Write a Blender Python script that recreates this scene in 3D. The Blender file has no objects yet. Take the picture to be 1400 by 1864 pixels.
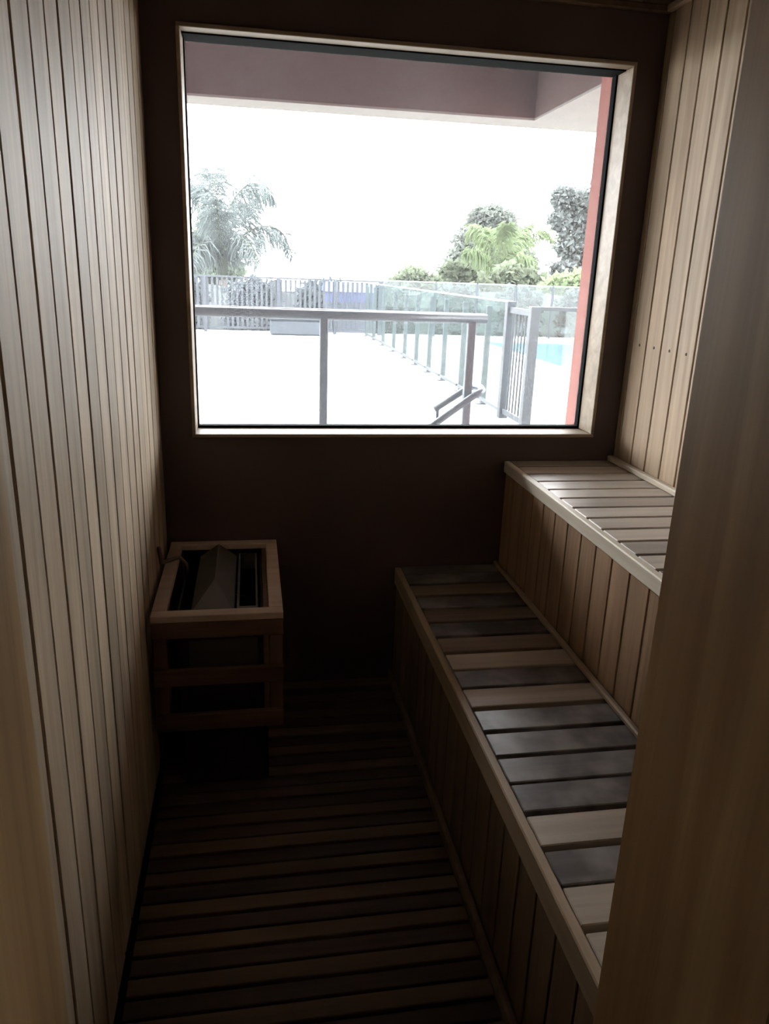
import bpy, bmesh, math, random
from mathutils import Vector, Matrix

# ------------------------------------------------------------------ camera, world, exposure
sc = bpy.context.scene
col = sc.collection
random.seed(7)

F_PX = 1384.0                                   # focal length in pixels of the 1400x1864 frame
cam_d = bpy.data.cameras.new('camera')
cam = bpy.data.objects.new('camera', cam_d)
col.objects.link(cam)
cam_d.sensor_fit = 'VERTICAL'
cam_d.sensor_height = 36.0
cam_d.lens = F_PX / 1864.0 * 36.0
cam_d.clip_start = 0.02
cam_d.clip_end = 500
cam.matrix_world = Matrix(((0.98548378, 0.01732303, -0.16888351, 0.0),
                           (-0.16618264, 0.30184194, -0.93876236, 0.0),
                           (0.03471392, 0.95320058, 0.30033913, 1.5),
                           (0, 0, 0, 1)))
sc.camera = cam

world = bpy.data.worlds.new('overcast_sky')
sc.world = world
world.use_nodes = True
SKY = 14.0
bg = world.node_tree.nodes['Background']
bg.inputs['Color'].default_value = (0.97, 0.99, 1.0, 1)
bg.inputs['Strength'].default_value = SKY

vs = sc.view_settings
vs.view_transform = 'Standard'
vs.look = 'None'
vs.gamma = 1.0
vs.use_curve_mapping = False
vs.exposure = 0.22
sc.cycles.use_denoising = True
sc.cycles.max_bounces = 12
sc.cycles.diffuse_bounces = 6
sc.cycles.transparent_max_bounces = 24
sc.cycles.sample_clamp_indirect = 6.0
sc.cycles.caustics_reflective = False
sc.cycles.caustics_refractive = False

# ------------------------------------------------------------------ main measures (metres; camera at x=0, y=0, z=1.5)
D = 2.60            # inner face of the window wall
XL, XR = -0.303, 1.330
YF = 0.81           # inner face of the door wall
HC = 2.335          # ceiling
JL, JR = -0.254, 0.502      # door jamb faces
BL_F, BL_B, BL_Z = 0.514, 0.912, 0.452      # lower bench front, back, top
BU_Z = 0.857                                # upper bench top
WX0, WX1, WZ0, WZ1 = -0.201, 1.237, 0.947, 2.171   # window casing outer edges
YO = 2.73           # outer face of the window wall
ZG = 0.10           # terrace level


# ------------------------------------------------------------------ materials
def srgb(r, g, b):
    def f(c):
        c /= 255.0
        return c / 12.92 if c <= 0.04045 else ((c + 0.055) / 1.055) ** 2.4
    return (f(r), f(g), f(b), 1)


def new_mat(name):
    m = bpy.data.materials.new(name)
    m.use_nodes = True
    nt = m.node_tree
    return m, nt, nt.nodes['Principled BSDF']


def wood(name, dark, light, axis=2, rough=0.6, vary=0.25, scale=1.0, patches=None, bump=0.15, spec=0.3):
    """grain runs along a local axis; every board gets its own offset and tint from Object Info > Random"""
    m, nt, b = new_mat(name)
    N, L = nt.nodes.new, nt.links.new
    tc = N('ShaderNodeTexCoord')
    oi = N('ShaderNodeObjectInfo')
    mul = N('ShaderNodeMath'); mul.operation = 'MULTIPLY'; mul.inputs[1].default_value = 37.0
    L(oi.outputs['Random'], mul.inputs[0])
    comb = N('ShaderNodeCombineXYZ')
    for i in range(3):
        L(mul.outputs[0], comb.inputs[i])
    add = N('ShaderNodeVectorMath'); add.operation = 'ADD'
    L(tc.outputs['Object'], add.inputs[0]); L(comb.outputs[0], add.inputs[1])
    mp = N('ShaderNodeMapping')
    s = [28.0 * scale] * 3
    s[axis] = 1.3 * scale
    mp.inputs['Scale'].default_value = s
    L(add.outputs[0], mp.inputs['Vector'])
    n1 = N('ShaderNodeTexNoise'); n1.inputs['Scale'].default_value = 1.0
    n1.inputs['Detail'].default_value = 5; n1.inputs['Roughness'].default_value = 0.6
    n1.inputs['Distortion'].default_value = 0.6
    L(mp.outputs[0], n1.inputs['Vector'])
    ramp = N('ShaderNodeValToRGB')
    ramp.color_ramp.elements[0].position = 0.30; ramp.color_ramp.elements[0].color = dark
    ramp.color_ramp.elements[1].position = 0.72; ramp.color_ramp.elements[1].color = light
    L(n1.outputs['Fac'], ramp.inputs['Fac'])
    # tint of each board
    mr = N('ShaderNodeMapRange')
    mr.inputs['To Min'].default_value = 1.0 - vary; mr.inputs['To Max'].default_value = 1.0 + vary * 0.6
    L(oi.outputs['Random'], mr.inputs['Value'])
    hsv = N('ShaderNodeHueSaturation')
    L(mr.outputs[0], hsv.inputs['Value']); L(ramp.outputs['Color'], hsv.inputs['Color'])
    # slow tonal drift along the wood
    mp2 = N('ShaderNodeMapping')
    s2 = [7.0] * 3; s2[axis] = 1.6
    mp2.inputs['Scale'].default_value = s2
    L(add.outputs[0], mp2.inputs['Vector'])
    n2 = N('ShaderNodeTexNoise'); n2.inputs['Scale'].default_value = 1.0; n2.inputs['Detail'].default_value = 2
    L(mp2.outputs[0], n2.inputs['Vector'])
    mr2 = N('ShaderNodeMapRange'); mr2.inputs['From Min'].default_value = 0.3; mr2.inputs['From Max'].default_value = 0.7
    mr2.inputs['To Min'].default_value = 0.82; mr2.inputs['To Max'].default_value = 1.12
    L(n2.outputs['Fac'], mr2.inputs['Value'])
    hs2 = N('ShaderNodeHueSaturation')
    L(mr2.outputs[0], hs2.inputs['Value']); L(hsv.outputs['Color'], hs2.inputs['Color'])
    out = hs2.outputs['Color']
    if patches:
        n3 = N('ShaderNodeTexNoise'); n3.inputs['Scale'].default_value = 9.0; n3.inputs['Detail'].default_value = 3
        L(add.outputs[0], n3.inputs['Vector'])
        r3 = N('ShaderNodeValToRGB')
        r3.color_ramp.elements[0].position = 0.42; r3.color_ramp.elements[1].position = 0.68
        L(n3.outputs['Fac'], r3.inputs['Fac'])
        mx = N('ShaderNodeMix'); mx.data_type = 'RGBA'
        L(r3.outputs['Color'], mx.inputs['Factor'])
        L(out, mx.inputs['A']); mx.inputs['B'].default_value = patches
        out = mx.outputs['Result']
    L(out, b.inputs['Base Color'])
    b.inputs['Roughness'].default_value = rough
    b.inputs['Specular IOR Level'].default_value = spec
    bp = N('ShaderNodeBump'); bp.inputs['Strength'].default_value = bump; bp.inputs['Distance'].default_value = 0.002
    L(n1.outputs['Fac'], bp.inputs['Height']); L(bp.outputs[0], b.inputs['Normal'])
    return m


def plain(name, c, rough=0.6, metallic=0.0, noise=0.12, nscale=6.0, spec=0.4, c2=None):
    m, nt, b = new_mat(name)
    N, L = nt.nodes.new, nt.links.new
    tc = N('ShaderNodeTexCoord')
    n = N('ShaderNodeTexNoise'); n.inputs['Scale'].default_value = nscale; n.inputs['Detail'].default_value = 4
    L(tc.outputs['Object'], n.inputs['Vector'])
    r = N('ShaderNodeValToRGB')
    a = [x * (1 - noise) for x in c[:3]] + [1]
    z = [min(1, x * (1 + noise)) for x in (c2 or c)[:3]] + [1]
    r.color_ramp.elements[0].position = 0.35; r.color_ramp.elements[0].color = a
    r.color_ramp.elements[1].position = 0.68; r.color_ramp.elements[1].color = z
    L(n.outputs['Fac'], r.inputs['Fac']); L(r.outputs['Color'], b.inputs['Base Color'])
    b.inputs['Roughness'].default_value = rough
    b.inputs['Metallic'].default_value = metallic
    b.inputs['Specular IOR Level'].default_value = spec
    return m


def film_glass(name, veil, tint=(1, 1, 1, 1), veil_col=(0.9, 0.92, 0.95, 1), gloss=0.02, smudge=0.4, nscale=2.0):
    """clear sheet with a thin film of dirt on it: the film scatters the daylight that falls on it"""
    m = bpy.data.materials.new(name); m.use_nodes = True
    nt = m.node_tree; nt.nodes.clear()
    N, L = nt.nodes.new, nt.links.new
    out = N('ShaderNodeOutputMaterial')
    tr = N('ShaderNodeBsdfTransparent'); tr.inputs['Color'].default_value = tint
    tl = N('ShaderNodeBsdfTranslucent'); tl.inputs['Color'].default_value = veil_col
    gl = N('ShaderNodeBsdfGlossy'); gl.inputs['Roughness'].default_value = 0.03
    tc = N('ShaderNodeTexCoord')
    n = N('ShaderNodeTexNoise'); n.inputs['Scale'].default_value = nscale; n.inputs['Detail'].default_value = 5
    n.inputs['Distortion'].default_value = 0.8
    L(tc.outputs['Object'], n.inputs['Vector'])
    mr = N('ShaderNodeMapRange'); mr.inputs['From Min'].default_value = 0.3; mr.inputs['From Max'].default_value = 0.7
    mr.inputs['To Min'].default_value = veil * (1 - smudge); mr.inputs['To Max'].default_value = veil * (1 + smudge)
    L(n.outputs['Fac'], mr.inputs['Value'])
    m1 = N('ShaderNodeMixShader'); L(mr.outputs[0], m1.inputs['Fac'])
    L(tr.outputs[0], m1.inputs[1]); L(tl.outputs[0], m1.inputs[2])
    m2 = N('ShaderNodeMixShader'); m2.inputs['Fac'].default_value = gloss
    L(m1.outputs[0], m2.inputs[1]); L(gl.outputs[0], m2.inputs[2])
    L(m2.outputs[0], out.inputs['Surface'])
    return m


def leaf(name, c):
    """thin leaf: part of the light goes through it"""
    m = plain(name, c, 0.8, noise=0.25, nscale=1.0, spec=0.15)
    nt = m.node_tree
    b = nt.nodes['Principled BSDF']; out = nt.nodes['Material Output']
    tl = nt.nodes.new('ShaderNodeBsdfTranslucent')
    nt.links.new(b.inputs['Base Color'].links[0].from_socket, tl.inputs['Color'])
    mx = nt.nodes.new('ShaderNodeMixShader'); mx.inputs['Fac'].default_value = 0.5
    nt.links.new(b.outputs[0], mx.inputs[1]); nt.links.new(tl.outputs[0], mx.inputs[2])
    nt.links.new(mx.outputs[0], out.inputs['Surface'])
    return m


WL_D, WL_L = (0.32, 0.235, 0.155, 1), (0.52, 0.42, 0.305, 1)
M = {}
M['board'] = wood('wall_board_wood', WL_D, WL_L, 2, 0.58, 0.16, spec=0.25)
M['board_r'] = wood('right_board_wood', (0.33, 0.235, 0.155, 1), (0.53, 0.41, 0.29, 1), 2, 0.6, 0.14)
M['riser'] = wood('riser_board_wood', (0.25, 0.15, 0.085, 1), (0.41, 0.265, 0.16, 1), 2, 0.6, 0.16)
M['riser_shaded'] = wood('shaded_riser_board_wood', (0.13, 0.085, 0.05, 1), (0.21, 0.145, 0.092, 1), 2, 0.6, 0.18)  # darker copy of the riser wood, with the shade down there coloured in
M['slat_light'] = wood('bench_slat_pale_wood', (0.36, 0.295, 0.235, 1), (0.54, 0.465, 0.385, 1), 0, 0.42, 0.15, spec=0.5)
M['slat_shaded'] = wood('bench_slat_shaded_wood', (0.17, 0.125, 0.09, 1), (0.28, 0.215, 0.165, 1), 0, 0.45, 0.15)  # brown tone holds the sill shade over pale slats at the window end
M['slat_dark'] = wood('bench_slat_dark_wood', (0.075, 0.068, 0.068, 1), (0.15, 0.137, 0.135, 1), 0, 0.28, 0.2,
                      patches=(0.27, 0.255, 0.25, 1), spec=0.7)
M['slat_upper'] = wood('upper_slat_wood', (0.40, 0.345, 0.295, 1), (0.58, 0.525, 0.46, 1), 0, 0.34, 0.14, spec=0.5)
M['slat_upper_dark'] = wood('upper_slat_dark_wood', (0.20, 0.175, 0.16, 1), (0.32, 0.285, 0.26, 1), 0, 0.36, 0.12, spec=0.5)
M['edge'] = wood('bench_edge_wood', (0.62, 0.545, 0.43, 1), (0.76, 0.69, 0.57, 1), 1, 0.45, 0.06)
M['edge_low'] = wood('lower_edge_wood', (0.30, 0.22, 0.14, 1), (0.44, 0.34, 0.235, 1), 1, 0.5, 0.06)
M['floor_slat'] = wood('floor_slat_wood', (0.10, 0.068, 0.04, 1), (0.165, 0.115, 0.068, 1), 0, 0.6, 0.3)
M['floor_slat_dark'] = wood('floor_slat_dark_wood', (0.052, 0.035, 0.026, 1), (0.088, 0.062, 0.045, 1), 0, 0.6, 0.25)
M['jamb'] = wood('jamb_wood', (0.25, 0.135, 0.05, 1), (0.47, 0.31, 0.145, 1), 2, 0.5, 0.05, scale=0.55)
M['casing'] = wood('window_casing_wood', (0.26, 0.20, 0.14, 1), (0.38, 0.305, 0.22, 1), 0, 0.45, 0.05)
M['guard'] = wood('heater_shaded_guard_wood', (0.12, 0.066, 0.043, 1), (0.19, 0.115, 0.078, 1), 0, 0.5, 0.1)  # same wood as the top rails, darkened for the shaded front
M['guard_top_lit'] = wood('heater_lit_top_rail_wood', (0.52, 0.38, 0.29, 1), (0.68, 0.54, 0.43, 1), 0, 0.34, 0.08, spec=0.5)  # same guard wood made paler: window light on top put into the colour
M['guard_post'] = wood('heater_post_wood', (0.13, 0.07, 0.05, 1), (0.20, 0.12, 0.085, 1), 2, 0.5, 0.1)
M['dark_wall'] = plain('dark_brown_wall', (0.09, 0.062, 0.059, 1), 0.6, noise=0.12, nscale=3)
M['backing'] = plain('board_backing', (0.02, 0.014, 0.01, 1), 0.9)
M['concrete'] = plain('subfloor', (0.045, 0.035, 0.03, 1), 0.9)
M['ceiling'] = wood('ceiling_wood', (0.12, 0.08, 0.055, 1), (0.2, 0.14, 0.1, 1), 1, 0.6, 0.15)
M['entry'] = plain('entry_plaster', (0.20, 0.15, 0.10, 1), 0.8)
M['alu'] = plain('black_aluminium', (0.004, 0.006, 0.007, 1), 0.8, 0.0, spec=0.05)
M['steel_dark'] = plain('dark_steel', (0.03, 0.03, 0.03, 1), 0.5, 0.3)
M['steel_grey'] = plain('heater_sheet_steel', (0.11, 0.10, 0.09, 1), 0.5, 0.2)
M['red'] = plain('red_masonry_paint', (0.36, 0.12, 0.095, 1), 0.8, noise=0.06)
M['beam'] = plain('overhang_paint', (0.15, 0.10, 0.095, 1), 0.85, noise=0.06, nscale=2)
M['beam_pale'] = plain('overhang_underside_paint', (0.36, 0.355, 0.34, 1), 0.85, noise=0.05)
M['soffit'] = plain('soffit_darkened', (0.05, 0.034, 0.032, 1), 0.9, noise=0.06)  # out of view; darker than the beam paint to cut light bounced indoors
M['terrace'] = plain('pale_terrace_stone', (0.215, 0.212, 0.20, 1), 0.8, noise=0.08, nscale=0.8)
M['outer_ground'] = plain('hillside_grass', (0.03, 0.038, 0.03, 1), 0.95, noise=0.3, nscale=0.6)
M['bank'] = plain('scrubby_bank', (0.075, 0.085, 0.085, 1), 0.95, noise=0.35, nscale=2.5)
M['rail'] = plain('slate_painted_rail', (0.034, 0.06, 0.09, 1), 0.35, spec=0.6)
M['fence'] = plain('slate_painted_fence', (0.028, 0.035, 0.046, 1), 0.6)
M['post'] = plain('grey_fence_post', (0.04, 0.05, 0.058, 1), 0.55)
M['post_dark'] = plain('dark_gate_post', (0.025, 0.032, 0.042, 1), 0.5)
M['rail_pale'] = plain('pale_glass_edge', (0.15, 0.18, 0.175, 1), 0.4)
M['pool_tile'] = plain('pool_tile_blue', (0.10, 0.36, 0.58, 1), 0.4, nscale=3)
M['water'] = plain('pool_water', (0.03, 0.10, 0.17, 1), 0.12, nscale=2, spec=0.5)
M['blue'] = plain('blue_paint', (0.035, 0.05, 0.12, 1), 0.6)
M['slate_dull'] = plain('slate_dull', (0.03, 0.038, 0.05, 1), 0.7)
M['leaf_grey'] = leaf('hazy_grey_green_leaf', (0.14, 0.155, 0.14, 1))  # greyed and lightened: distance haze is put into the leaf colour
M['leaf_euc'] = leaf('hazy_olive_leaf', (0.145, 0.16, 0.155, 1))  # lifted towards grey in the same way, haze coloured in
M['leaf_green'] = leaf('fresh_green_leaf', (0.135, 0.175, 0.095, 1))
M['leaf_pale'] = leaf('pale_green_leaf', (0.15, 0.19, 0.14, 1))
M['leaf_bush'] = leaf('bush_leaf', (0.11, 0.132, 0.09, 1))
M['leaf_hedge'] = leaf('hedge_leaf', (0.062, 0.074, 0.078, 1))
M['palm'] = leaf('palm_leaf', (0.115, 0.135, 0.135, 1))
M['palm_core'] = leaf('palm_crownshaft', (0.12, 0.15, 0.10, 1))
M['bark'] = plain('grey_bark', (0.12, 0.10, 0.08, 1), 0.9, noise=0.3)
M['pane'] = film_glass('dusty_window_glass', 0.024, smudge=0.35, nscale=1.6)
M['fence_glass'] = film_glass('fence_glass', 0.006, tint=(0.80, 0.86, 0.85, 1), gloss=0.02, smudge=0.2)
M['nail'] = plain('nail_stain', (0.06, 0.045, 0.035, 1), 0.8)
M['cable'] = plain('cable_sleeve', (0.16, 0.11, 0.10, 1), 0.6)


# ------------------------------------------------------------------ mesh helpers
def link(name, me, mat=None, parent=None, loc=(0, 0, 0), rot=(0, 0, 0)):
    o = bpy.data.objects.new(name, me)
    col.objects.link(o)
    o.location = loc
    o.rotation_euler = rot
    if mat and me and not me.materials:
        me.materials.append(mat)
    if parent:
        o.parent = parent
    return o


def bm_mesh(name, bm, smooth=False):
    bmesh.ops.recalc_face_normals(bm, faces=bm.faces[:])
    me = bpy.data.meshes.new(name)
    bm.to_mesh(me)
    bm.free()
    if smooth:
        for p in me.polygons:
            p.use_smooth = True
    return me


def bm_box(bm, x0, x1, y0, y1, z0, z1):
    v = [bm.verts.new(p) for p in ((x0, y0, z0), (x1, y0, z0), (x1, y1, z0), (x0, y1, z0),
                                   (x0, y0, z1), (x1, y0, z1), (x1, y1, z1), (x0, y1, z1))]
    for f in ((0, 3, 2, 1), (4, 5, 6, 7), (0, 1, 5, 4), (1, 2, 6, 5), (2, 3, 7, 6), (3, 0, 4, 7)):
        bm.faces.new([v[i] for i in f])


def box_mesh(name, sx, sy, sz, bev=0.0):
    """box centred on x and y of its own origin, and on z"""
    bm = bmesh.new()
    bm_box(bm, -sx / 2, sx / 2, -sy / 2, sy / 2, -sz / 2, sz / 2)
    if bev > 0:
        bmesh.ops.bevel(bm, geom=bm.edges[:], offset=bev, segments=1, affect='EDGES')
    return bm_mesh(name, bm)


def box(name, x0, x1, y0, y1, z0, z1, mat, parent=None, bev=0.0):
    me = box_mesh(name, x1 - x0, y1 - y0, z1 - z0, bev)
    return link(name, me, mat, parent, ((x0 + x1) / 2, (y0 + y1) / 2, (z0 + z1) / 2))


def boxes(name, lst, mat, parent=None):
    bm = bmesh.new()
    for b in lst:
        bm_box(bm, *b)
    return link(name, bm_mesh(name, bm), mat, parent)


def tube_mesh(name, pts, r, seg=10, closed_ends=True):
    bm = bmesh.new()
    rings = []
    P = [Vector(p) for p in pts]
    R = r if isinstance(r, (list, tuple)) else [r] * len(P)
    up0 = Vector((0, 0, 1))
    for i, p in enumerate(P):
        t = (P[min(i + 1, len(P) - 1)] - P[max(i - 1, 0)]).normalized()
        up = up0 if abs(t.dot(up0)) < 0.95 else Vector((1, 0, 0))
        a = t.cross(up).normalized(); b = a.cross(t).normalized()
        rings.append([bm.verts.new(p + (a * math.cos(2 * math.pi * k / seg) + b * math.sin(2 * math.pi * k / seg)) * R[i])
                      for k in range(seg)])
    for i in range(len(rings) - 1):
        for k in range(seg):
            bm.faces.new((rings[i][k], rings[i][(k + 1) % seg], rings[i + 1][(k + 1) % seg], rings[i + 1][k]))
    if closed_ends:
        bm.faces.new(rings[0][::-1]); bm.faces.new(rings[-1])
    return bm_mesh(name, bm, True)


def tube(name, pts, r, mat, parent=None, seg=10):
    return link(name, tube_mesh(name, pts, r, seg), mat, parent)


def thing(name, label, cat, group=None, loc=(0, 0, 0)):
    o = bpy.data.objects.new(name, None)
    col.objects.link(o)
    o.empty_display_size = 0.1
    o.location = loc
    tag(o, label, cat, group)
    return o


def tag(o, label, cat, group=None, kind=None):
    o['label'] = label
    o['category'] = cat
    if group:
        o['group'] = group
    if kind:
        o['kind'] = kind
    return o


def struct(o, label=None):
    o['kind'] = 'structure'
    if label:
        o['label'] = label
    return o


def local(o, parent):
    """parent without moving: parents here are unrotated Empties, so subtract their location"""
    o.parent = parent
    o.location = Vector(o.location) - Vector(parent.location)
    return o


# ------------------------------------------------------------------ the room shell
# left wall: dark backing with upright boards
wl = struct(box('wall_left', XL - 0.12, XL - 0.0145, YF, D, -0.05, HC + 0.1, M['backing']),
            'left wall clad in upright pale wooden boards with dark grooves')
nb = 18
pitch = (D - YF) / nb
meshes = [box_mesh('board', 0.014, pitch - g, HC - 0.012, 0.0018) for g in (0.0065, 0.0085, 0.0115)]
for i in range(nb):
    y = YF + (i + 0.5) * pitch
    me = meshes[(0, 1, 2, 0, 1, 0, 2, 1, 0, 0, 1, 0, 2, 0, 1, 0, 0, 1)[i]]
    o = link('board', me, M['board'], None, (XL - 0.007 + random.uniform(-0.0008, 0.0008), y, HC / 2 + 0.004))
    local(o, wl)

# right wall above the upper bench
wr = struct(box('wall_right', XR + 0.0145, XR + 0.12, YF, D, -0.05, HC + 0.1, M['backing']),
            'right wall clad in upright pinkish wooden boards above the upper bench')
z0, z1 = BU_Z + 0.012, HC
me = box_mesh('board', 0.014, 0.0925, z1 - z0, 0.0018)
y = D - 0.037 - 0.05
k = 0
ys_r = []
while y > YF + 0.05:
    o = link('board', me, M['board_r'], None, (XR + 0.007, y, (z0 + z1) / 2))
    local(o, wr); ys_r.append(y)
    y -= 0.1
me = box_mesh('board', 0.014, 0.033, z1 - z0, 0.0018)
o = link('board', me, M['board_r'], None, (XR + 0.007, D - 0.0185, (z0 + z1) / 2)); local(o, wr)
# a row of nail heads across the boards
bm = bmesh.new()
bmesh.ops.create_cone(bm, cap_ends=True, segments=10, radius1=0.0055, radius2=0.004, depth=0.0016)
nail_me = bm_mesh('nail_head', bm)
for y in ys_r[:9]:
    o = link('nail_head', nail_me, M['nail'], None, (XR - 0.0006, y - 0.005, 1.29), (0, -math.pi / 2, 0)); local(o, wr)

# window wall, four pieces around the opening, one mesh
struct(boxes('wall_back', [
    (XL - 0.12, WX0, D, YO, -0.05, 2.95), (WX1, XR + 0.12, D, YO, -0.05, 2.95),
    (WX0, WX1, D, YO, -0.05, WZ0), (WX0, WX1, D, YO, WZ1, 2.95)], M['dark_wall']),
    'dark brown wall around the big window')

# door wall with the opening the camera looks through
YD = 0.52
struct(boxes('wall_front', [
    (-0.60, JL - 0.02, YD, YF, -0.05, HC + 0.1), (JR + 0.02, XR + 0.12, YD, YF, -0.05, HC + 0.1),
    (JL - 0.02, JR + 0.02, YD, YF, 2.17, HC + 0.1)], M['entry']), 'wall with the doorway')
door = bpy.data.objects.new('door_1', None); col.objects.link(door); struct(door, 'wooden door frame around the near doorway')
box('jamb', JL - 0.02, JL, YD - 0.02, YF + 0.004, 0, 2.15, M['jamb'], door, 0.003)
box('jamb', JR, JR + 0.02, YD - 0.02, YF + 0.004, 0, 2.15, M['jamb'], door, 0.003)
box('head_jamb', JL - 0.02, JR + 0.02, YD - 0.02, YF + 0.004, 2.15, 2.17, M['jamb'], door, 0.003)

# ceiling, with its cove trims
ce = struct(box('ceiling', XL - 0.1, XR + 0.1, YF, D, HC + 0.014, HC + 0.1, M['backing']), 'dark boarded ceiling')
me = box_mesh('board', 0.095, D - YF, 0.014, 0.002)
nx = 16
px = (XR - XL) / nx
for i in range(nx):
    o = link('board', me, M['ceiling'], None, (XL + (i + 0.5) * px, (D + YF) / 2, HC + 0.007)); local(o, ce)
struct(box('trim_1', XR - 0.022, XR - 0.0005, YF + 0.002, D - 0.0225, HC - 0.022, HC - 0.0005, M['edge_low'], None, 0.004),
       'thin wooden cove strip along the top of the right wall')
struct(box('trim_2', XL + 0.0005, XR - 0.0005, D - 0.022, D - 0.0005, HC - 0.022, HC - 0.0005, M['ceiling'], None, 0.004),
       'thin dark cove strip above the window')

# floor: dark base with wooden duckboard slats across it
fl = struct(box('floor', XL - 0.2, XR + 0.2, -0.02 + YD, D + 0.1, -0.08, -0.03, M['concrete']), 'dark floor under wooden duckboard slats')
FP = 0.0515
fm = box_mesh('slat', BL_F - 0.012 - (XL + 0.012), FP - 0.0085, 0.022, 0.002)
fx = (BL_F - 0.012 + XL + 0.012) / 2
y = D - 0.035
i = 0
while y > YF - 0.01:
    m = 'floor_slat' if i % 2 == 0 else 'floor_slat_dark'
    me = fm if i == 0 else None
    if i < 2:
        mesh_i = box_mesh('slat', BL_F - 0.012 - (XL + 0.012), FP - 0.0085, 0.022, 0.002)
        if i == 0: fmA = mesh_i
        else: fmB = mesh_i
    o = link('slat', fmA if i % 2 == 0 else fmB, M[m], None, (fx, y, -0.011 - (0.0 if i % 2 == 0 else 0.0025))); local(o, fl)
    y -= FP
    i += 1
for x in (XL + 0.06, fx, BL_F - 0.07):
    o = box('batten', x - 0.02, x + 0.02, YF, D - 0.01, -0.0299, -0.0246, M['concrete']); local(o, fl)
struct(box('trim_3', BL_F - 0.011, BL_F + 0.0075, YF + 0.006, D - 0.001, -0.03, 0.03, M['riser_shaded'], None, 0.006),
       'thin wooden strip along the foot of the lower bench')
struct(box('floor_doorway', JL, JR, YD - 0.02, YF - 0.012, -0.05, -0.006, M['floor_slat_dark']), 'wooden threshold of the doorway')

# ------------------------------------------------------------------ window
win = bpy.data.objects.new('window_1', None); col.objects.link(win)
struct(win, 'large fixed window with pale wooden casing and dusty glass')
t = 0.012
YC0, YC1 = D - 0.014, 2.698
box('casing_top', WX0, WX1, YC0, 2.640, WZ1 - t, WZ1, M['casing'], win, 0.002)
box('casing_bottom', WX0, WX1, YC0, YC1, WZ0, WZ0 + t, M['casing'], win, 0.002)
box('casing_side', WX0, WX0 + t, YC0, YC1, WZ0 + t, WZ1 - t, M['casing'], win, 0.002)
box('casing_side', WX1 - t, WX1, YC0, YC1, WZ0 + t, WZ1 - t, M['casing'], win, 0.002)
s = 0.016
box('sash_rail', WX0, WX1, 2.6405, YO, WZ1 - s, WZ1, M['alu'], win, 0.001)
box('sash_rail', WX0, WX1, YC1 + 0.0005, YO, WZ0, WZ0 + s + 0.004, M['alu'], win, 0.001)
box('sash_stile', WX0, WX0 + s, YC1 + 0.0005, YO, WZ0 + s + 0.004, WZ1 - s, M['alu'], win, 0.001)
box('sash_stile', WX1 - s - 0.002, WX1, YC1 + 0.0005, YO, WZ0 + s + 0.004, WZ1 - s, M['alu'], win, 0.001)
box('pane', WX0 + 0.008, WX1 - 0.008, 2.721, 2.727, WZ0 + 0.01, WZ1 - 0.008, M['pane'], win)

# ------------------------------------------------------------------ lower bench
lb = thing('lower_bench', 'lower sauna bench of mixed dark and pale wooden slats', 'bench', loc=(BL_F, YF + 0.005, 0))
RX = BL_F + 0.009
box_parts = []


def lp(o, root):
    return local(o, root)


# riser boards
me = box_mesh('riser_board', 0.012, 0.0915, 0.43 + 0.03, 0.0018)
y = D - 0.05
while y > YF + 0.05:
    lp(link('riser_board', me, M['riser_shaded'], None, (RX + 0.006, y - 0.033 + 0.0, 0.20)), lb)
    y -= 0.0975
lp(box('riser_board', RX, RX + 0.012, D - 0.0335, D - 0.003, -0.03, 0.43, M['riser_shaded']), lb)
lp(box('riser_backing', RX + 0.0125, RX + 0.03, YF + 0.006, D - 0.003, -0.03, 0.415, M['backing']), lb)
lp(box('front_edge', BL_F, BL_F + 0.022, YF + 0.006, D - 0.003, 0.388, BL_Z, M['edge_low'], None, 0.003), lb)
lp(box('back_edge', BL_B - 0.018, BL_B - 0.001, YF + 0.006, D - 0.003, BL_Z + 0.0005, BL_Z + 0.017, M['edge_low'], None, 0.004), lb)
lp(box('ledger', BL_F + 0.04, BL_F + 0.08, YF + 0.006, D - 0.003, 0.39, 0.4295, M['backing']), lb)
lp(box('ledger', BL_B - 0.08, BL_B - 0.04, YF + 0.006, D - 0.003, 0.39, 0.4295, M['backing']), lb)
SX0, SX1 = BL_F + 0.0235, BL_B - 0.002
pal = [(0.84, 'l'), (0.94, 'l'), (1.03, 'd'), (1.13, 'l'), (1.23, 'd'), (1.323, 'd'), (1.421, 'd'), (1.521, 'd'), (1.626, 'l'),
       (1.723, 'd'), (1.820, 'l'), (1.922, 'm'), (2.024, 'd'), (2.124, 'm'), (2.226, 'd'), (2.33, 'm'), (2.43, 'd'), (2.513, 'd')]
mesh_l = box_mesh('slat', SX1 - SX0, 0.0845, 0.022, 0.0022)
mesh_d = mesh_l.copy()
mesh_m = mesh_l.copy()
SL = {'l': (mesh_l, 'slat_light'), 'd': (mesh_d, 'slat_dark'), 'm': (mesh_m, 'slat_shaded')}
for y, c in pal:
    lp(link('slat', SL[c][0], M[SL[c][1]], None,
            ((SX0 + SX1) / 2, y + 0.0495, BL_Z - 0.0115)), lb)

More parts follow.
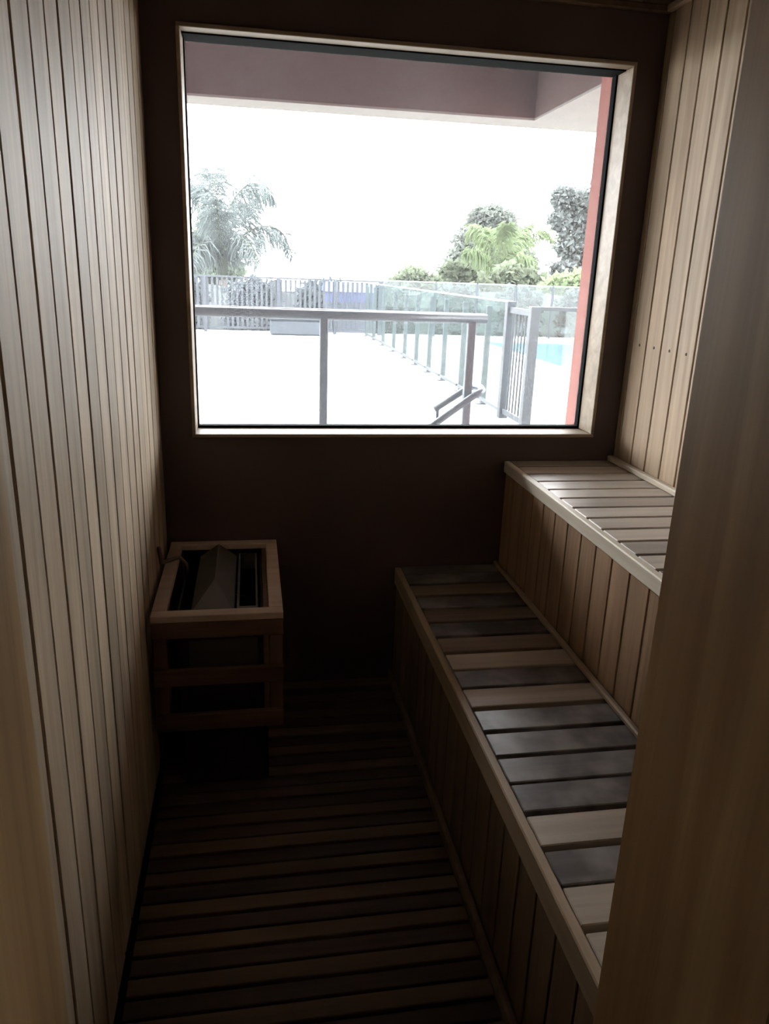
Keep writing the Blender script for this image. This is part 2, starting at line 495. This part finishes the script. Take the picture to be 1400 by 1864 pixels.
# ------------------------------------------------------------------ upper bench
ub = thing('upper_bench', 'upper sauna bench of pale grey slats below the right wall boards', 'bench', loc=(BL_B, YF + 0.005, BL_Z))
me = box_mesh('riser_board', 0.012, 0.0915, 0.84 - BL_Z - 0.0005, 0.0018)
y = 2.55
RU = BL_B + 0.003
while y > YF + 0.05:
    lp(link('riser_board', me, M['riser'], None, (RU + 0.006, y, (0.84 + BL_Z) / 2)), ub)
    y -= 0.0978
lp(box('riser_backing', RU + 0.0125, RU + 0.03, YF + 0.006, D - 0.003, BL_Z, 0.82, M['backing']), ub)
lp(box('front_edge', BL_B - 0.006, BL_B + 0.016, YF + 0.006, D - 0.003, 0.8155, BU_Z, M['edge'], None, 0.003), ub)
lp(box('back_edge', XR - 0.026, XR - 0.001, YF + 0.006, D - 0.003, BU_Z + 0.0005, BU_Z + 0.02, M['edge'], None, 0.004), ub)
lp(box('ledger', BL_B + 0.05, BL_B + 0.09, YF + 0.006, D - 0.003, 0.80, 0.834, M['backing']), ub)
lp(box('ledger', XR - 0.08, XR - 0.04, YF + 0.006, D - 0.003, 0.80, 0.834, M['backing']), ub)
UX0, UX1 = BL_B + 0.0175, XR - 0.001
mesh_u = box_mesh('slat', UX1 - UX0, 0.0855, 0.022, 0.002)
mesh_v = mesh_u.copy()
y = 2.513
i = 0
lp(box('slat', UX0, UX1, 2.518, D - 0.003, BU_Z - 0.0225, BU_Z - 0.0005, M['slat_upper']), ub)
while y > YF + 0.1:
    dk = i in (8, 10, 12)
    lp(link('slat', mesh_v if dk else mesh_u, M['slat_upper_dark' if dk else 'slat_upper'], None,
            ((UX0 + UX1) / 2, y - 0.0492, BU_Z - 0.0115)), ub)
    y -= 0.0984
    i += 1

# ------------------------------------------------------------------ heater and its wooden guard
GX0, GX1, GY0, GY1, GZ = -0.288, 0.076, 1.977, 2.590, 0.576
g = thing('heater_guard', 'open wooden guard frame around the heater below the window', 'guard', loc=(GX0, GY0, 0.2))
w = 0.04
for x in (GX0, GX1 - w):
    for yy in (GY0 + 0.0, GY1 - w):
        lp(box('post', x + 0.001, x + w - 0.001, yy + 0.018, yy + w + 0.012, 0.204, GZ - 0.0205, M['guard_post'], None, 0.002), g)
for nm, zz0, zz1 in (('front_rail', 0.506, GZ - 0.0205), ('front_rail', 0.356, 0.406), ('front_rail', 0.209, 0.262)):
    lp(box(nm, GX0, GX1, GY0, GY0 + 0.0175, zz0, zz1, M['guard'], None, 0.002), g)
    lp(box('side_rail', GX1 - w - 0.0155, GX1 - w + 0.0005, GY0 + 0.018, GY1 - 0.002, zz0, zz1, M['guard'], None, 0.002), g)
lp(box('top_rail', GX0, GX1, GY0, GY0 + w, GZ - 0.02, GZ, M['guard_top_lit'], None, 0.002), g)
lp(box('top_rail', GX0, GX1, GY1 - w, GY1, GZ - 0.02, GZ, M['guard_top_lit'], None, 0.002), g)
lp(box('top_rail', GX0, GX0 + w, GY0 + w, GY1 - w, GZ - 0.02, GZ, M['guard_top_lit'], None, 0.002), g)
lp(box('top_rail', GX1 - w, GX1, GY0 + w, GY1 - w, GZ - 0.02, GZ, M['guard_top_lit'], None, 0.002), g)

hx0, hx1, hy0, hy1 = -0.225, 0.02, 2.045, 2.53
h = thing('sauna_heater', 'dark steel sauna heater standing inside the wooden guard', 'heater', loc=((hx0 + hx1) / 2, (hy0 + hy1) / 2, -0.0))
# outer shell: open-topped tray of sheet steel
sh = [(hx0, hx0 + 0.006, hy0, hy1, 0.19, 0.54), (hx1 - 0.006, hx1, hy0, hy1, 0.19, 0.54),
      (hx0 + 0.006, hx1 - 0.006, hy0, hy0 + 0.006, 0.19, 0.54), (hx0 + 0.006, hx1 - 0.006, hy1 - 0.006, hy1, 0.19, 0.54),
      (hx0 + 0.006, hx1 - 0.006, hy0 + 0.006, hy1 - 0.006, 0.19, 0.20)]
lp(boxes('shell', sh, M['steel_dark']), h)
lp(box('front_plate', hx0 + 0.03, hx1 - 0.015, hy0 - 0.006, hy0 - 0.0005, 0.33, 0.47, M['steel_grey'], None, 0.002), h)
lp(box('front_plate', hx0 + 0.03, hx1 - 0.015, hy0 - 0.006, hy0 - 0.0005, 0.215, 0.31, M['steel_dark'], None, 0.002), h)
lp(box('base', hx0 + 0.01, hx1 + 0.01, hy0 - 0.03, hy1, 0.0, 0.185, M['steel_dark'], None, 0.004), h)
# folded sheet hood with a hipped front running front to back in the top, and the channel beside it
bm = bmesh.new()
ya, yb = hy0 + 0.008, hy1 - 0.02


def hood(dz, dx, ys):
    return [bm.verts.new(c) for c in ((-0.185 + dx, ya, 0.548 + dz), (-0.062 - dx, ya, 0.548 + dz), (-0.122, 2.20, 0.592 + dz),
                                      (-0.185 + dx, yb, 0.548 + dz), (-0.062 - dx, yb, 0.548 + dz), (-0.122, yb, 0.592 + dz))]


for dz, dx in ((0, 0), (-0.004, 0.003)):
    v = hood(dz, dx, 0)
    for f in ((0, 1, 2), (0, 2, 5, 3), (1, 4, 5, 2), (3, 5, 4)):
        bm.faces.new([v[i] for i in f])
lp(link('hood', bm_mesh('hood', bm), M['steel_grey']), h)
lp(boxes('channel', [(-0.055, -0.049, ya, yb, 0.50, 0.556), (0.0, 0.006, ya, yb, 0.50, 0.556), (-0.049, 0.0, ya, ya + 0.02, 0.50, 0.556),
                     (-0.049, 0.0, yb - 0.006, yb, 0.50, 0.556)], M['steel_grey']), h)
for yy in (2.12, 2.24, 2.36, 2.46):
    lp(tube('heating_rod', [(hx0 + 0.012, yy, 0.45), (-0.10, yy, 0.47), (hx1 - 0.012, yy, 0.45)], 0.006, M['steel_dark'], None, 8), h)
tag(tube('power_cable', [(-0.294, 2.30, 0.66), (-0.292, 2.33, 0.60), (-0.27, 2.36, 0.595), (-0.24, 2.36, 0.605), (-0.22, 2.36, 0.58), (-0.215, 2.36, 0.548)], 0.007, M['cable']),
    'short cable from the left wall into the heater', 'cable')

# ------------------------------------------------------------------ small entry room behind the camera
struct(boxes('wall_entry', [(-1.2, -1.1, -1.9, YD, -0.05, 2.5), (1.45, 1.55, -1.9, YD, -0.05, 2.5), (-1.2, 1.55, -2.0, -1.9, -0.05, 2.5),
                            (-1.2, -0.60, YD, YD + 0.1, -0.05, 2.5)], M['entry']), 'plain walls of the entry outside the sauna')
struct(box('floor_entry', -1.2, 1.55, -2.0, YD - 0.02, -0.1, -0.01, M['concrete']), 'entry floor')
struct(box('ceiling_entry', -1.2, 1.55, -2.0, YD, 2.5, 2.6, M['entry']), 'entry ceiling')
struct(boxes('roof_slab', [(-1.3, 1.6, -2.0, YF, 2.62, 2.95), (XL - 0.12, XR + 0.12, YF, D, HC + 0.105, 2.95)], M['entry']), 'roof above the sauna')

# ------------------------------------------------------------------ outside: terrace, overhang, red wall end
struct(box('terrace_floor', -18, 16, YO, 18.4, ZG - 0.3, ZG, M['terrace']), 'pale sunlit terrace outside the window')
struct(box('hillside', -70, 90, 18.4, 120, -3.0, -2.5, M['outer_ground']), 'grassy ground beyond the terrace')
bm = bmesh.new()
rowa, rowb, rowc = [], [], []
rb = random.Random(4)
for i in range(61):
    x = -40 + i * 1.6
    zt = 1.0 + 0.10 * math.sin(i * 0.9) + rb.uniform(-0.06, 0.06)
    rowa.append(bm.verts.new((x, 21.9, -2.5))); rowb.append(bm.verts.new((x, 22.3, zt))); rowc.append(bm.verts.new((x, 24.5, -2.5)))
for i in range(60):
    bm.faces.new((rowa[i], rowa[i + 1], rowb[i + 1], rowb[i])); bm.faces.new((rowb[i], rowb[i + 1], rowc[i + 1], rowc[i]))
struct(link('hill_bank', bm_mesh('hill_bank', bm), M['bank']), 'grey green bank behind the hedge')
OY0, OY1, OX, OZ = 4.845, 5.085, 1.70, 2.4
struct(boxes('porch_beam', [(-9, OX, OY0, OY1 - 0.004, OZ + 0.012, 3.0), (OX, 4.6, YO, OY1 - 0.004, OZ + 0.012, 3.0)], M['beam']),
       'dusky red overhang beam above the terrace')
struct(boxes('porch_beam_underside', [(-9, OX, OY0, OY1, OZ, OZ + 0.012), (OX, 4.6, YO, OY1, OZ, OZ + 0.012)], M['beam_pale']),
       'pale underside of the overhang beam')
struct(boxes('porch_soffit', [(-9, OX, YO, OY0, 2.95, 3.0)], M['soffit']), 'ceiling of the overhang')
struct(box('wall_outer_right', 1.30, 1.75, YO, 3.0, ZG, OZ + 0.45, M['red']), 'red painted wall end beside the window outside')
struct(boxes('wall_outer', [(-9, XL - 0.12, YO - 0.13, YO, ZG - 0.3, 2.95), (1.75, 4.6, YO - 0.13, YO, ZG - 0.3, 2.4)], M['red']), 'red painted outside wall of the building')

# ------------------------------------------------------------------ near handrail
YR = 4.5
r = thing('terrace_railing', 'slate grey tube handrail on posts just outside the window', 'railing', loc=(0.43, YR, ZG))
lp(tube('handrail', [(-3.2, YR, 1.268), (-1.0, YR, 1.262), (0.4, YR, 1.256), (1.385, YR, 1.256)], 0.027, M['rail'], None, 14), r)
lp(tube('handrail_lip', [(-3.2, YR + 0.03, 1.285), (1.38, YR + 0.03, 1.274)], 0.012, M['rail'], None, 8), r)
for x in (-2.2, -0.9, 0.415, 1.296):
    lp(box('post', x - 0.024, x + 0.024, YR - 0.02, YR + 0.02, ZG + 0.008, 1.24, M['rail'], None, 0.004), r)
    lp(box('foot_plate', x - 0.06, x + 0.06, YR - 0.05, YR + 0.05, ZG, ZG + 0.008, M['rail']), r)
sr = thing('stair_handrail', 'double sloping tube handrail beside the end post of the railing', 'handrail', loc=(1.0, YR - 0.1, ZG))
ya, yb = YR - 0.08, YR + 0.14
ra = [(0.80, ya, 0.43), (1.05, ya, 0.615), (1.30, ya, 0.80), (1.345, ya, 0.826), (1.372, ya + 0.02, 0.84), (1.385, (ya + yb) / 2, 0.845),
      (1.372, yb - 0.02, 0.84), (1.345, yb, 0.826), (1.30, yb, 0.80), (1.13, yb, 0.69)]
lp(tube('rail', ra, 0.021, M['rail'], None, 12), sr)
lp(tube('support', [(0.84, ya, ZG), (0.84, ya, 0.455)], 0.017, M['rail'], None, 10), sr)
lp(tube('support', [(1.15, yb, ZG), (1.15, yb, 0.69)], 0.012, M['rail'], None, 10), sr)

# ------------------------------------------------------------------ glass pool fence receding from the gate
FX = 2.562
FT = 1.26
gf = thing('glass_fence', 'clear glass panel fence on grey posts receding across the terrace', 'fence', loc=(FX, 12.0, ZG))
py = [7.56, 8.38, 9.36, 10.31, 11.2, 12.12, 13.08, 14.15, 15.35, 16.55, 17.6]
post_me = box_mesh('post', 0.06, 0.05, FT - ZG - 0.07, 0.003)
for i, y in enumerate(py):
    if i:
        lp(link('post', post_me, M['post'], None, (FX + 0.04, y, (FT + ZG - 0.07) / 2)), gf)
        lp(box('foot', FX - 0.03, FX + 0.07, y - 0.05, y + 0.05, ZG, ZG + 0.012, M['post_dark']), gf)
        lp(box('pane', FX - 0.006, FX + 0.006, py[i - 1] + 0.03, y - 0.03, ZG + 0.09, FT - 0.004, M['fence_glass']), gf)
        lp(box('pane_edge', FX - 0.012, FX + 0.012, py[i - 1] + 0.03, y - 0.03, FT - 0.004, FT + 0.012, M['rail_pale']), gf)
        lp(box('bottom_rail', FX - 0.015, FX + 0.015, py[i - 1] + 0.03, y - 0.03, ZG + 0.055, ZG + 0.088, M['post']), gf)

gt = thing('pool_gate', 'narrow pool gate of upright bars between two dark posts', 'gate', loc=(FX, 7.2, ZG))
lp(box('post', FX - 0.045, FX + 0.045, 7.50, 7.585, ZG, FT + 0.01, M['post_dark'], None, 0.004), gt)
lp(box('post', FX - 0.045, FX + 0.045, 6.82, 6.90, ZG, FT - 0.01, M['post'], None, 0.004), gt)
lp(box('top_rail', FX - 0.02, FX + 0.02, 6.905, 7.495, FT - 0.10, FT - 0.045, M['post_dark']), gt)
lp(box('bottom_rail', FX - 0.02, FX + 0.02, 6.905, 7.495, ZG + 0.05, ZG + 0.10, M['post_dark']), gt)
bar_me = box_mesh('bar', 0.014, 0.016, FT - ZG - 0.20, 0.002)
for i in range(6):
    lp(link('bar', bar_me, M['post_dark'], None, (FX, 6.975 + i * 0.09, (FT + ZG) / 2 + 0.003)), gt)

gf2 = thing('glass_fence', 'glass fence panel with a grey top rail beside the red wall end', 'fence', loc=(3.0, 6.86, ZG))
lp(box('top_rail', FX + 0.05, 4.4, 6.84, 6.88, FT - 0.045, FT - 0.01, M['post'], None, 0.003), gf2)
lp(box('bottom_rail', FX + 0.05, 4.4, 6.84, 6.88, ZG + 0.03, ZG + 0.06, M['post']), gf2)
lp(box('pane', FX + 0.05, 4.35, 6.855, 6.865, ZG + 0.06, FT - 0.046, M['fence_glass']), gf2)
lp(box('post', 4.36, 4.44, 6.82, 6.90, ZG, FT, M['post'], None, 0.004), gf2)

# far fences along the terrace edge
YB = 17.95
pf = thing('picket_fence', 'long dark picket fence along the far terrace edge', 'fence', loc=(0, YB, ZG))
lp(box('top_rail', -5.2, 2.93, YB - 0.025, YB + 0.025, 1.275, 1.312, M['fence']), pf)
lp(box('bottom_rail', -5.2, 2.93, YB - 0.02, YB + 0.02, ZG + 0.08, ZG + 0.12, M['fence']), pf)
pk = box_mesh('picket', 0.052, 0.02, 1.05, 0.0)
x = -5.15
while x < 2.85:
    lp(link('picket', pk, M['fence'], None, (x, YB, ZG + 0.12 + 0.526)), pf)
    x += 0.108
for x in (-5.2, -3.2, -1.0, 0.62, 1.9, 2.93):
    lp(box('post', x - 0.035, x + 0.035, YB - 0.075, YB - 0.021, ZG, 1.30, M['fence']), pf)
gf3 = thing('glass_fence', 'low glass fence along the far terrace edge before the trees', 'fence', loc=(5, YB, ZG))
xs = [2.99, 4.25, 5.25, 6.2, 7.12, 8.1, 9.1]
for i, x in enumerate(xs):
    lp(box('post', x - 0.022, x + 0.022, YB - 0.02, YB + 0.02, ZG, 1.32, M['fence']), gf3)
    if i:
        lp(box('pane', xs[i - 1] + 0.025, x - 0.025, YB - 0.006, YB + 0.006, ZG + 0.05, 1.31, M['fence_glass']), gf3)
        lp(box('pane_edge', xs[i - 1] + 0.025, x - 0.025, YB - 0.012, YB + 0.012, 1.31, 1.335, M['rail_pale']), gf3)

# pool
p = thing('swimming_pool', 'blue swimming pool behind the glass fence at the right', 'pool', loc=(6.5, 14, ZG))
lp(boxes('coping', [(4.6, 5.0, 11.6, 16.9, ZG, ZG + 0.03), (9.4, 9.8, 11.6, 16.9, ZG, ZG + 0.03), (5.0, 9.4, 11.6, 12.0, ZG, ZG + 0.03),
                    (5.0, 9.4, 16.5, 16.9, ZG, ZG + 0.03)], M['terrace']), p)
lp(box('water', 5.0, 9.4, 12.0, 16.5, ZG + 0.002, ZG + 0.014, M['water']), p)

# low slate block and blue shed, built from unidentified patches
cb = thing('slate_block', 'low slate blue block before the far picket fence', 'box', loc=(1.05, 17.5, ZG))
lp(box('body', 0.42, 1.66, 17.3, 17.75, ZG, 0.42, M['slate_dull'], None, 0.03), cb)
lp(box('lid', 0.38, 1.70, 17.26, 17.79, 0.42, 0.50, M['slate_dull'], None, 0.03), cb)
sh = thing('blue_shed', 'blue shed glimpsed between pickets beyond the far fence', 'shed', loc=(2.6, 19.3, -2.5))
lp(box('wall', 1.80, 2.95, 18.9, 19.7, 0.78, 1.02, M['blue']), sh)
lp(box('plinth', 1.82, 2.93, 18.92, 19.68, -2.5, 0.78, M['slate_dull']), sh)
bm = bmesh.new()
q = [(1.75, 18.85, 1.02), (3.0, 18.85, 1.02), (3.0, 19.75, 1.02), (1.75, 19.75, 1.02), (1.75, 19.3, 1.24), (3.0, 19.3, 1.24)]
v = [bm.verts.new(c) for c in q]
for f in ((0, 1, 5, 4), (2, 3, 4, 5), (0, 4, 3), (1, 2, 5), (3, 2, 1, 0)):
    bm.faces.new([v[i] for i in f])
lp(link('roof', bm_mesh('roof', bm), M['blue']), sh)


# ------------------------------------------------------------------ trees
def leaf_mesh(name, blobs, n, size, seed, droop=0.3):
    """loose crown of small folded leaves spread through a set of ellipsoids (cx,cy,cz,rx,ry,rz)"""
    rnd = random.Random(seed)
    V, Fc = [], []
    tot = sum(b[3] * b[5] for b in blobs)
    for b in blobs:
        for _ in range(int(n * b[3] * b[5] / tot)):
            while True:
                d = Vector((rnd.uniform(-1, 1), rnd.uniform(-1, 1), rnd.uniform(-1, 1)))
                if 0.2 < d.length < 1:
                    break
            d = d * (0.75 + 0.25 * rnd.random()) if d.length > 0.5 else d.normalized() * rnd.uniform(0.5, 1.0)
            c = Vector((b[0] + d.x * b[3], b[1] + d.y * b[4], b[2] + d.z * b[5]))
            a = Vector((rnd.gauss(0, 1), rnd.gauss(0, 1), rnd.gauss(-droop, 0.7))).normalized()
            s = a.cross(Vector((rnd.gauss(0, 1), rnd.gauss(0, 1), rnd.gauss(0, 1)))).normalized()
            L = size * rnd.uniform(0.6, 1.5); W = L * rnd.uniform(0.25, 0.42)
            nrm = a.cross(s) * W * 0.35
            i = len(V)
            V += [c, c + a * L * 0.5 + s * W + nrm, c + a * L, c + a * L * 0.5 - s * W + nrm]
            Fc += [(i, i + 1, i + 2), (i, i + 2, i + 3)]
    me = bpy.data.meshes.new(name)
    me.from_pydata([tuple(x) for x in V], [], Fc)
    me.update()
    return me


def tree(name, label, cat, base, blobs, n, size, mat, seed, trunk_r=0.18, limbs=True, group=None):
    root = thing(name, label, cat, group, loc=base)
    c = link('crown', leaf_mesh('crown', blobs, n, size, seed), M[mat]); lp(c, root)
    cx = sum(b[0] for b in blobs) / len(blobs); cy = sum(b[1] for b in blobs) / len(blobs)
    zt = sum(b[2] for b in blobs) / len(blobs)
    lp(tube('trunk', [base, (base[0] * .6 + cx * .4, base[1], base[2] * .5 + zt * .5), (cx, cy, zt)], [trunk_r, trunk_r * 0.8, trunk_r * 0.4], M['bark'], None, 8), root)
    if limbs:
        for b in blobs[:6]:
            m = ((cx + b[0]) / 2, (cy + b[1]) / 2, min(zt, b[2]) * 0.5 + zt * 0.3 + base[2] * 0.2)
            lp(tube('limb', [(base[0] * .5 + cx * .5, (base[1] + cy) / 2, base[2] * .4 + zt * .6), m, (b[0], b[1], b[2])],
                    [trunk_r * 0.5, trunk_r * 0.35, trunk_r * 0.12], M['bark'], None, 6), root)
    return root


RM = cam.matrix_world.to_3x3()


def at(px, py, Y):
    """world point at depth Y seen at photo pixel (px, py): used to measure where distant trees stand"""
    d = RM @ Vector((px - 700.0, 932.0 - py, -F_PX))
    t_ = Y / d.y
    return Vector((0, 0, 1.5)) + d * t_


def blob(px, py, Y, rpx, rpy):
    c = at(px, py, Y); k = Y / 1384.0 * 1.05
    return (c.x, c.y, c.z, rpx * k, rpx * k * 0.8, rpy * k)


tree('dome_tree', 'tall grey-green domed tree beyond the glass fence', 'tree', (at(890, 500, 40).x, 40, -2.5),
     [blob(895, 400, 40, 45, 28), blob(870, 440, 40, 45, 30), blob(850, 475, 40, 40, 30), blob(920, 440, 40, 40, 35),
      blob(940, 480, 40, 40, 30), blob(890, 490, 40, 55, 25)], 15000, 0.24, 'leaf_grey', 3, 0.3)
tree('eucalyptus_tree', 'tall open-crowned tree partly behind the red wall end', 'tree', (at(1045, 500, 42).x, 42, -2.5),
     [blob(1030, 360, 42, 28, 24), blob(1065, 385, 42, 35, 40), blob(1022, 400, 42, 26, 24), blob(1040, 445, 42, 34, 30),
      blob(1075, 450, 42, 30, 40), blob(1030, 490, 42, 34, 20), blob(1100, 370, 42, 40, 50)], 7000, 0.26, 'leaf_euc', 5, 0.28)
tree('round_bush', 'small round bush showing above the picket fence end', 'bush', (at(752, 505, 28).x, 28, -2.5),
     [blob(752, 505, 28, 30, 18), blob(735, 513, 28, 26, 14), blob(775, 514, 28, 26, 13)], 1600, 0.22, 'leaf_bush', 8, 0.12)
tree('broad_bush', 'broad dark green bush in front of the domed tree', 'bush', (at(830, 505, 31).x, 31, -2.5),
     [blob(832, 500, 31, 36, 26), blob(812, 512, 31, 26, 20), blob(860, 508, 31, 30, 22)], 2200, 0.24, 'leaf_bush', 9, 0.14)
tree('broad_bush', 'leafy bush under the bright green palm', 'bush', (at(945, 510, 26).x, 26, -2.5),
     [blob(930, 505, 26, 34, 24), blob(960, 520, 26, 40, 26), blob(900, 522, 26, 40, 22)], 2600, 0.24, 'leaf_bush', 10, 0.14)
tree('broad_bush', 'light green bush next to the red wall end', 'bush', (at(1045, 520, 23.5).x, 23.5, -2.5),
     [blob(1040, 525, 23.5, 40, 26), blob(1010, 535, 23.5, 34, 24), blob(1080, 515, 23.5, 40, 26)], 2400, 0.24, 'leaf_green', 11, 0.14)
hl = ['hedge shrub at the left window edge behind the picket fence', 'hedge shrub under the large palm behind the picket fence',
      'hedge shrub before the blue shed behind the picket fence', 'hedge shrub where the picket fence meets the glass fence',
      'hedge shrub below the broad dark green bush', 'hedge shrub below the bright green palm', 'hedge shrub below the open-crowned tree']
for i in range(7):
    x = -1.75 + i * 1.8
    yh = 20.6
    b = [(x, yh, 0.85, 0.72, 0.6, 0.45), (x, yh, 0.35, 0.74, 0.6, 0.5), (x, yh, -0.2, 0.74, 0.6, 0.5), (x, yh, -0.8, 0.7, 0.6, 0.5)]
    tree('hedge_shrub', hl[i], 'shrub', (x, yh, -2.5), b, 4200, 0.17, 'leaf_hedge', 20 + i, 0.08, False,
         'hedge shrubs beyond the far fence')


def palm(name, label, centre, fronds, mat, trunk_z, leaf_len, seed, Y):
    """fronds: list of pixel paths (start ... tip); each frond = rachis with hanging leaflets"""
    rnd = random.Random(seed)
    c = at(centre[0], centre[1], Y)
    root = thing(name, label, 'palm', None, loc=(c.x, Y, trunk_z))
    lp(tube('trunk', [(c.x, Y, trunk_z), (c.x + 0.05, Y, (trunk_z + c.z) / 2), (c.x, Y, c.z)], [0.2, 0.17, 0.13], M['bark'], None, 10), root)
    lp(tube('crownshaft', [(c.x, Y, c.z - 0.5), (c.x, Y, c.z + 0.1), (c.x, Y, c.z + 0.9)], [0.14, 0.2, 0.05], M['palm_core'], None, 10), root)
    for path, dy in fronds:
        pts = []
        for j, (a, b) in enumerate(path):
            pts.append(at(a, b, Y + dy * j / (len(path) - 1)))
        # smooth the path
        P = []
        n = 26
        m = len(pts) - 1
        for k in range(n + 1):
            u = k / n * m
            i = min(int(u), m - 1); f = u - i
            p0, p1, p2, p3 = pts[max(i - 1, 0)], pts[i], pts[i + 1], pts[min(i + 2, m)]
            P.append(0.5 * ((2 * p1) + (p2 - p0) * f + (2 * p0 - 5 * p1 + 4 * p2 - p3) * f * f + (3 * p1 - p0 - 3 * p2 + p3) * f ** 3))
        V, Fc = [], []
        for k in range(2, n):
            t_ = (P[min(k + 1, n)] - P[k - 1]).normalized()
            u = k / n
            LL = leaf_len * (0.55 + 0.9 * math.sin(math.pi * min(1, u * 1.05)) ** 0.7) * rnd.uniform(0.85, 1.1)
            for side in (-1, 1):
                for rep in range(4):
                    lat = t_.cross(Vector((0, 0, 1)))
                    lat = lat.normalized() if lat.length > 0.05 else Vector((1, 0, 0))
                    d = (lat * side * rnd.uniform(0.25, 0.8) + t_ * rnd.uniform(0.2, 0.8) + Vector((0, 0, rnd.uniform(-1.1, 0.3)))).normalized()
                    b0 = P[k] + t_ * rnd.uniform(-0.04, 0.04)
                    mid = b0 + d * LL * 0.5
                    tip = mid + (d + Vector((0, 0, -0.9))).normalized() * LL * 0.55
                    wv = t_ * 0.03
                    i = len(V)
                    V += [b0 - wv * .6, b0 + wv * .6, mid + wv, mid - wv, tip]
                    Fc += [(i, i + 1, i + 2), (i, i + 2, i + 3), (i + 3, i + 2, i + 4)]
        me = bpy.data.meshes.new('leaflets'); me.from_pydata([tuple(x) for x in V], [], Fc); me.update()
        fr = tube('frond', P, [0.035 * (1 - 0.8 * k / n) for k in range(n + 1)], M['palm_core'], None, 6)
        lp(fr, root)
        lf = link('leaflets', me, M[mat])
        lf.parent = fr
        lf.location = -Vector(root.location) - Vector(fr.location)
    return root


palm('feather_palm', 'large feathery palm at the left behind the picket fence', (405, 480), [
    ([(405, 470), (415, 390), (440, 345), (470, 335), (500, 362)], -0.6),
    ([(408, 475), (440, 430), (480, 412), (515, 425), (533, 470)], 0.8),
    ([(400, 470), (385, 400), (362, 350), (340, 335), (315, 360)], 0.4),
    ([(400, 475), (370, 440), (340, 425), (310, 440), (295, 480)], -0.8),
    ([(403, 470), (400, 420), (396, 385), (392, 360)], -1.6),
    ([(404, 470), (395, 400), (388, 350), (387, 315)], 0.2),
    ([(402, 475), (380, 450), (362, 445), (348, 480)], -2.0),
    ([(404, 475), (425, 440), (450, 440), (470, 480)], -1.6),
    ([(404, 475), (425, 405), (445, 370), (462, 385)], 1.6)], 'palm', -2.5, 0.74, 31, 26)
tree('leafy_tree', 'pale green leafy tree rising behind the large palm trunk', 'tree', (at(385, 480, 29).x, 29, -2.5),
     [blob(385, 410, 29, 22, 28), blob(380, 450, 29, 34, 34), blob(400, 485, 29, 44, 26), blob(350, 470, 29, 26, 30)], 4200, 0.24, 'leaf_pale', 41, 0.14)
palm('feather_palm', 'bright green palm with upright fronds in front of the domed tree', (900, 500), [
    ([(900, 495), (925, 455), (945, 425), (965, 408)], 0.5),
    ([(900, 495), (912, 450), (918, 425), (922, 410)], -0.5),
    ([(900, 495), (890, 450), (880, 425), (862, 415), (848, 435)], 0.3),
    ([(900, 495), (880, 470), (865, 455), (850, 460)], -0.9),
    ([(900, 495), (935, 455), (965, 430), (990, 420), (1010, 440)], 0.9),
    ([(900, 495), (900, 455), (898, 430), (890, 415)], 1.0),
    ([(900, 495), (930, 475), (955, 465), (975, 480)], -0.9)], 'leaf_green', -2.5, 0.5, 32, 30)
